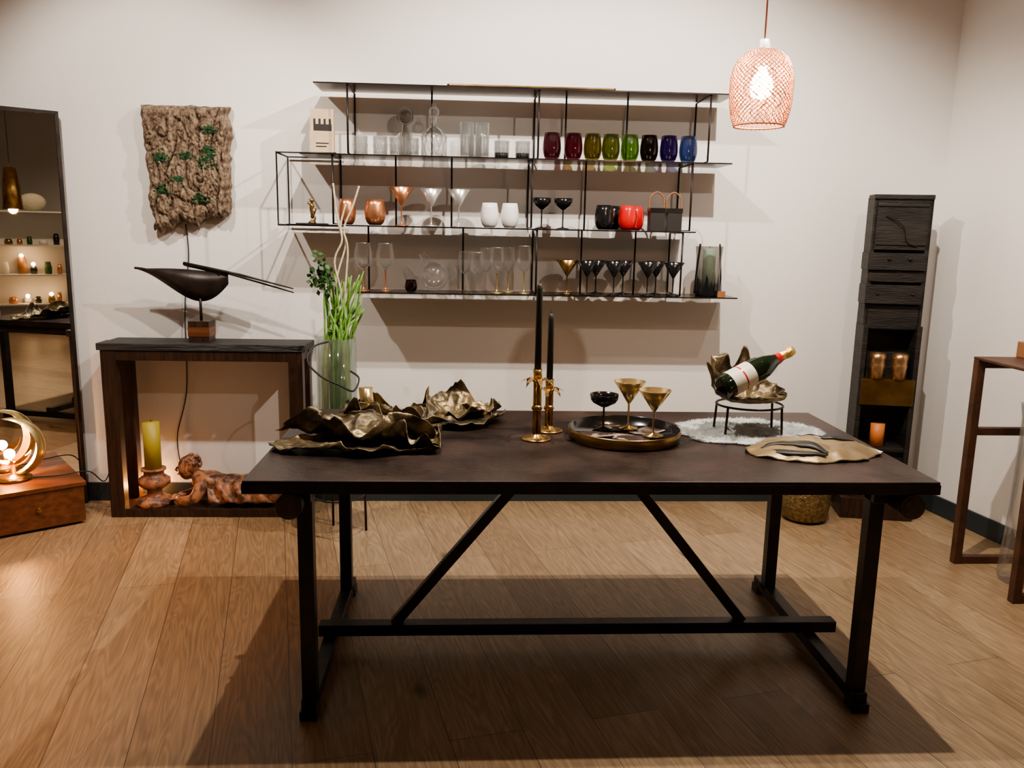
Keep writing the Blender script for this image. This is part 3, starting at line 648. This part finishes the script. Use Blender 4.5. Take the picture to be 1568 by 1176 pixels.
# ------------------------------------------------------------------ leather bag / leaf
b=MB(); V=[];F=[];nr,na=26,110
for i in range(nr+1):
    r=i/nr
    for k in range(na):
        a=2*PI*k/na;ca,sa=math.cos(a),math.sin(a);R=1+.14*noise.noise((ca*2,sa*2,15))+.08*math.cos(2*a)+.05*noise.noise((ca*8,sa*8,3))
        x=.205*r*R*ca;y=.15*r*R*sa;z=.002+.03*(1-r**3)+.022*abs(noise.noise((x*11,y*11,2)))*(1-r**5)+.016*r**5*max(0,noise.noise((ca*3,sa*3,1)))
        V.append((x,y,max(z,.0015)))
for i in range(nr):
    for k in range(na): k2=(k+1)%na; F.append((i*na+k,i*na+k2,(i+1)*na+k2,(i+1)*na+k))
b.add(V,F,M_leather,True)
def bagz(x,y):
    r=min(1,math.hypot(x/.205,y/.15)); return .002+.03*(1-r**3)+.022*abs(noise.noise((x*11,y*11,2)))*(1-r**5)+.005
def strap(P,w):
    P=bez([(p[0],p[1],0) for p in P],10);V=[];F=[]
    for i,p in enumerate(P):
        t=(P[min(i+1,len(P)-1)]-P[max(0,i-1)]).normalized();s=Vector((-t.y,t.x,0))*w*(.35+.65*math.sin(PI*i/(len(P)-1)))
        for q in (p-s,p+s): V.append((q.x,q.y,bagz(q.x,q.y)))
    for i in range(len(P)-1): F.append((2*i,2*i+1,2*i+3,2*i+2))
    b.add(V,F,M_dleather,True)
strap([(-.18,.0),(-.11,.0),(-.05,-.05),(-.01,-.11)],.019); strap([(.0,.11),(.05,.07),(.08,.03),(.16,.03)],.017); strap([(-.2,-.02),(-.12,-.08),(-.02,-.12)],.012); strap([(.02,.1),(.09,.09),(.15,.06)],.012)
b.add([(.14,-.0,.022),(.20,-.06,.006),(.225,-.04,.006),(.165,.03,.02)],[(0,1,2,3)],M_tag)
o=b.obj('gold_leather_leaf_bag',solid=.0015); o.location=(1.135,2.54,TZ); o.rotation_euler=(0,0,.1)
# ------------------------------------------------------------------ tall narrow cabinet (right)
b=MB(); b.M=Matrix.Translation((2.17,4.06,0))@Matrix.Rotation(-.2,4,'Z')
w=.13; 
b.box(-w,w,.1,.13,.1,1.66,M_cab); 
for s in (-1,1): b.box(s*w-.012,s*w+.012,-.03,.12,.1,1.02,M_cab); b.box(s*w-.01,s*w+.01,0,.12,1.02,1.66,M_cab)
b.box(w+.012,w+.045,.1,.12,.2,1.66,M_cabg)  # narrow grey strip standing out past the right side, set back
b.box(-w-.005,w+.01,0,.1,1.40,1.66,M_cab); b.box(-w-.02,w,-.02,.1,1.30,1.385,M_cab); b.box(-w-.005,w,-.005,.1,1.24,1.295,M_cab); b.box(-w-.02,w-.005,-.025,.1,1.13,1.225,M_cab); b.box(-w,w,0,.1,1.0,1.12,M_cab)
b.box(-w-.012,w+.012,-.008,.1,1.65,1.672,M_cab)
for z in (1.62,1.43): b.box(-w+.01,w-.01,-.006,.0,z-.006,z+.006,M_dleather)
b.tube(bez([(-.08,-.008,1.57),(0,-.016,1.52),(.03,-.01,1.44),(.08,-.008,1.42)],8),.003,M_rod,6)
for x,z in ((-.05,1.355),(.05,1.355),(-.09,1.18),(.08,1.18)): b.ball((x,-.024,z),.008,M_rod)
b.box(-w,w,-.035,.1,.73,.745,M_brassd); b.box(-w,w,-.04,-.03,.61,.74,M_brassd)
b.box(-w,w,-.02,.1,.36,.38,M_cab); b.box(-w-.05,w+.05,-.06,.14,0,.11,M_dwood); b.box(-w,w,.0,.1,.11,.36,M_cab)
b.obj('vintage_tall_cabinet',bevel=.003)
def cup(b): b.lathe([(.001,0),(.037,0),(.037,.05),(.04,.07),(.037,.075),(.039,.1),(.041,.13),(.037,.13),(.033,.01),(.001,.01)],M_cup)
item('copper_cup',2.115,4.06,.746,cup); item('copper_cup',2.22,4.035,.746,cup)
def pc(b): b.cyl((0,0,0),(0,0,.12),.035,M_candleo); b.cyl((0,0,.12),(0,0,.132),.0015,M_blk,seg=5)
item('orange_candle',2.165,4.085,.381,pc)
b=MB(); b.lathe([(.001,.001),(.09,.001),(.115,.02),(.125,.1),(.12,.22),(.1,.29),(.095,.3),(.09,.295),(.11,.2),(.11,.05),(.001,.02)],mat('hammered_brass',(.36,.28,.15),.35,metal=.8,bump=1,bscale=70,bdist=.01,col2=(.18,.13,.06),nscale=60),seg=64,wob=lambda a,z:.012*math.sin(24*a+(z*90)))
o=b.obj('hammered_brass_pot'); o.location=(1.78,4.02,0)
# ------------------------------------------------------------------ right frame stand
b=MB()
for y in (3.43,3.02):
    for x in (2.248,2.57): b.box(x-.018,x+.018,y-.018,y+.018,0,.94,M_corten)
    for z in (.018,.62,.922): b.box(2.266,2.552,y-.016,y+.016,z-.017,z+.017,M_corten)
b.box(2.23,2.588,3.0,3.45,.94,.952,M_corten)
b.obj('corten_side_stand',bevel=.003)
b=MB(); b.lathe([(.001,.001),(.09,.001),(.1,.03),(.085,.3),(.08,.72),(.09,.78),(.086,.78),(.076,.7),(.08,.3),(.001,.05)],G_clear,seg=40); o=b.obj('tall_glass_vase'); o.location=(2.42,3.22,0)
b=MB(); b.box(-.05,.05,-.05,.05,0,.07,M_strap); b.cyl((0,0,.07),(0,0,.09),.03,M_dwood); o=b.obj('small_wooden_box',bevel=.004); o.location=(2.47,3.4,.952)
# ------------------------------------------------------------------ far part of the shop (seen in the mirror)
b=MB(); b.M=Matrix.Translation((4.1,-1.6,0))@Matrix.Rotation(math.atan2(-.733,-.68),4,'Z')
MW=mat('white_lacquer',(.7,.68,.64),.5)
for z in (.35,.75,1.15,1.6): b.box(-.5,.5,-.17,.17,z,z+.02,MW)
for x in (-.5,.48): b.box(x,x+.02,-.17,.17,0,1.62,MW)
b.box(-.5,.5,.15,.17,0,1.62,MW)
EM=emis('tealight_flame',(1,.6,.3),60); rs=random.Random(5)
for z in (.37,.77,1.17):
    x=-.42
    while x<.42:
        s=rs.uniform(.03,.06); hh=rs.uniform(.06,.24); b.lathe([(.001,0),(s*.9,0),(s,hh*.5),(s*.7,hh),(s*.6,hh),(.001,.01)],rs.choice([MW,M_copper,M_strap,M_blk,M_brassd,M_dgreen]),c=(x,rs.uniform(-.05,.05),z))
        if rs.random()<.3: b.ball((x,-.05,z+hh+.02),.024,EM,seg=10)
        x+=s*2+rs.uniform(.03,.09)
b.ball((0,0,1.74),.12,mat('coral_stone',(.6,.55,.45),.8,bump=1,bscale=30),sc=(1.4,.8,1))
b.obj('display_shelf')
b=MB(); b.lathe([(.02,.45),(.06,.44),(.085,.25),(.1,0),(.095,0),(.06,.42)],M_brass); b.ball((0,0,.0),.045,emis('brass_pendant_bulb',(1,.6,.3),80)); b.tube([(0,0,.45),(0,0,H-1.6)],.003,M_cable,6)
o=b.obj('brass_pendant_lamp'); o.location=(2.13,-.02,1.6)
# ------------------------------------------------------------------ lights
def spot(loc,tgt,power,size=100,blend=.6,col=(1,.89,.77),rad=.03):
    l=bpy.data.lights.new('ceiling_spot_light','SPOT'); l.energy=power; l.spot_size=math.radians(size); l.spot_blend=blend; l.color=col; l.shadow_soft_size=rad
    o=bpy.data.objects.new('ceiling_spot_light',l); bpy.context.collection.objects.link(o); o.location=loc
    d=Vector(tgt)-Vector(loc); o.rotation_mode='QUATERNION'; o.rotation_quaternion=d.to_track_quat('-Z','Y')
    d.normalize(); L=Vector(loc); b=MB(); b.cyl(L-d*.12,L-d*.01,.035,M_white,seg=20); b.cyl((L-d*.08),(L.x,L.y,H),.008,M_white,seg=8); b.obj('ceiling_spotlight')
spot((1.25,2.66,3.0),(.7,3.4,.6),235,145,.5,rad=.018)
spot((-.2,2.77,3.0),(.3,3.5,.6),165,140,.5,rad=.018)
spot((1.4,1.2,3.05),(.3,4.3,1.5),75,60,rad=.02)
spot((-1.6,2.8,3.0),(-1.5,4.3,1.5),140,75)
spot((1.9,2.5,3.0),(2.2,4.0,.2),40,75)
spot((-2.5,2.0,3.0),(-2.2,2.7,.0),190,60,col=(1,.40,.13))  # unseen orange spot added to put a warm glow on the left floor
spot((3.2,-.4,3.05),(4.0,-1.5,.8),90,100,col=(1,.75,.5))
def pt(name,loc,p,col,rad=.03):
    l=bpy.data.lights.new(name,'POINT'); l.energy=p; l.color=col; l.shadow_soft_size=rad; o=bpy.data.objects.new(name,l); bpy.context.collection.objects.link(o); o.location=loc
pt('console_uplight',(-1.66,4.26,.1),3,(1,.42,.12),.01)
# ------------------------------------------------------------------ world + camera
w=bpy.data.worlds.new('World'); bpy.context.scene.world=w; w.use_nodes=True; w.node_tree.nodes['Background'].inputs[0].default_value=(.5,.45,.4,1); w.node_tree.nodes['Background'].inputs[1].default_value=.1
try:
    vs=bpy.context.scene.view_settings; vs.view_transform='AgX'; vs.look='AgX - Medium High Contrast'; vs.exposure=-.08
except Exception as e: print(e)
p,y,r=math.radians(10.398),math.radians(3.289),math.radians(1.12)
F=Vector((math.sin(y)*math.cos(p),math.cos(y)*math.cos(p),-math.sin(p))); R0=Vector((math.cos(y),-math.sin(y),0)); U0=R0.cross(F)
R=R0*math.cos(r)+U0*math.sin(r); U=U0*math.cos(r)-R0*math.sin(r)
c=bpy.data.cameras.new('camera'); c.sensor_width=36; c.lens=36*1254.2/1568; c.clip_start=.05; co=bpy.data.objects.new('camera',c); bpy.context.collection.objects.link(co)
co.matrix_world=Matrix(((R.x,U.x,-F.x,0),(R.y,U.y,-F.y,0),(R.z,U.z,-F.z,1.4436),(0,0,0,1)))
bpy.context.scene.camera=co
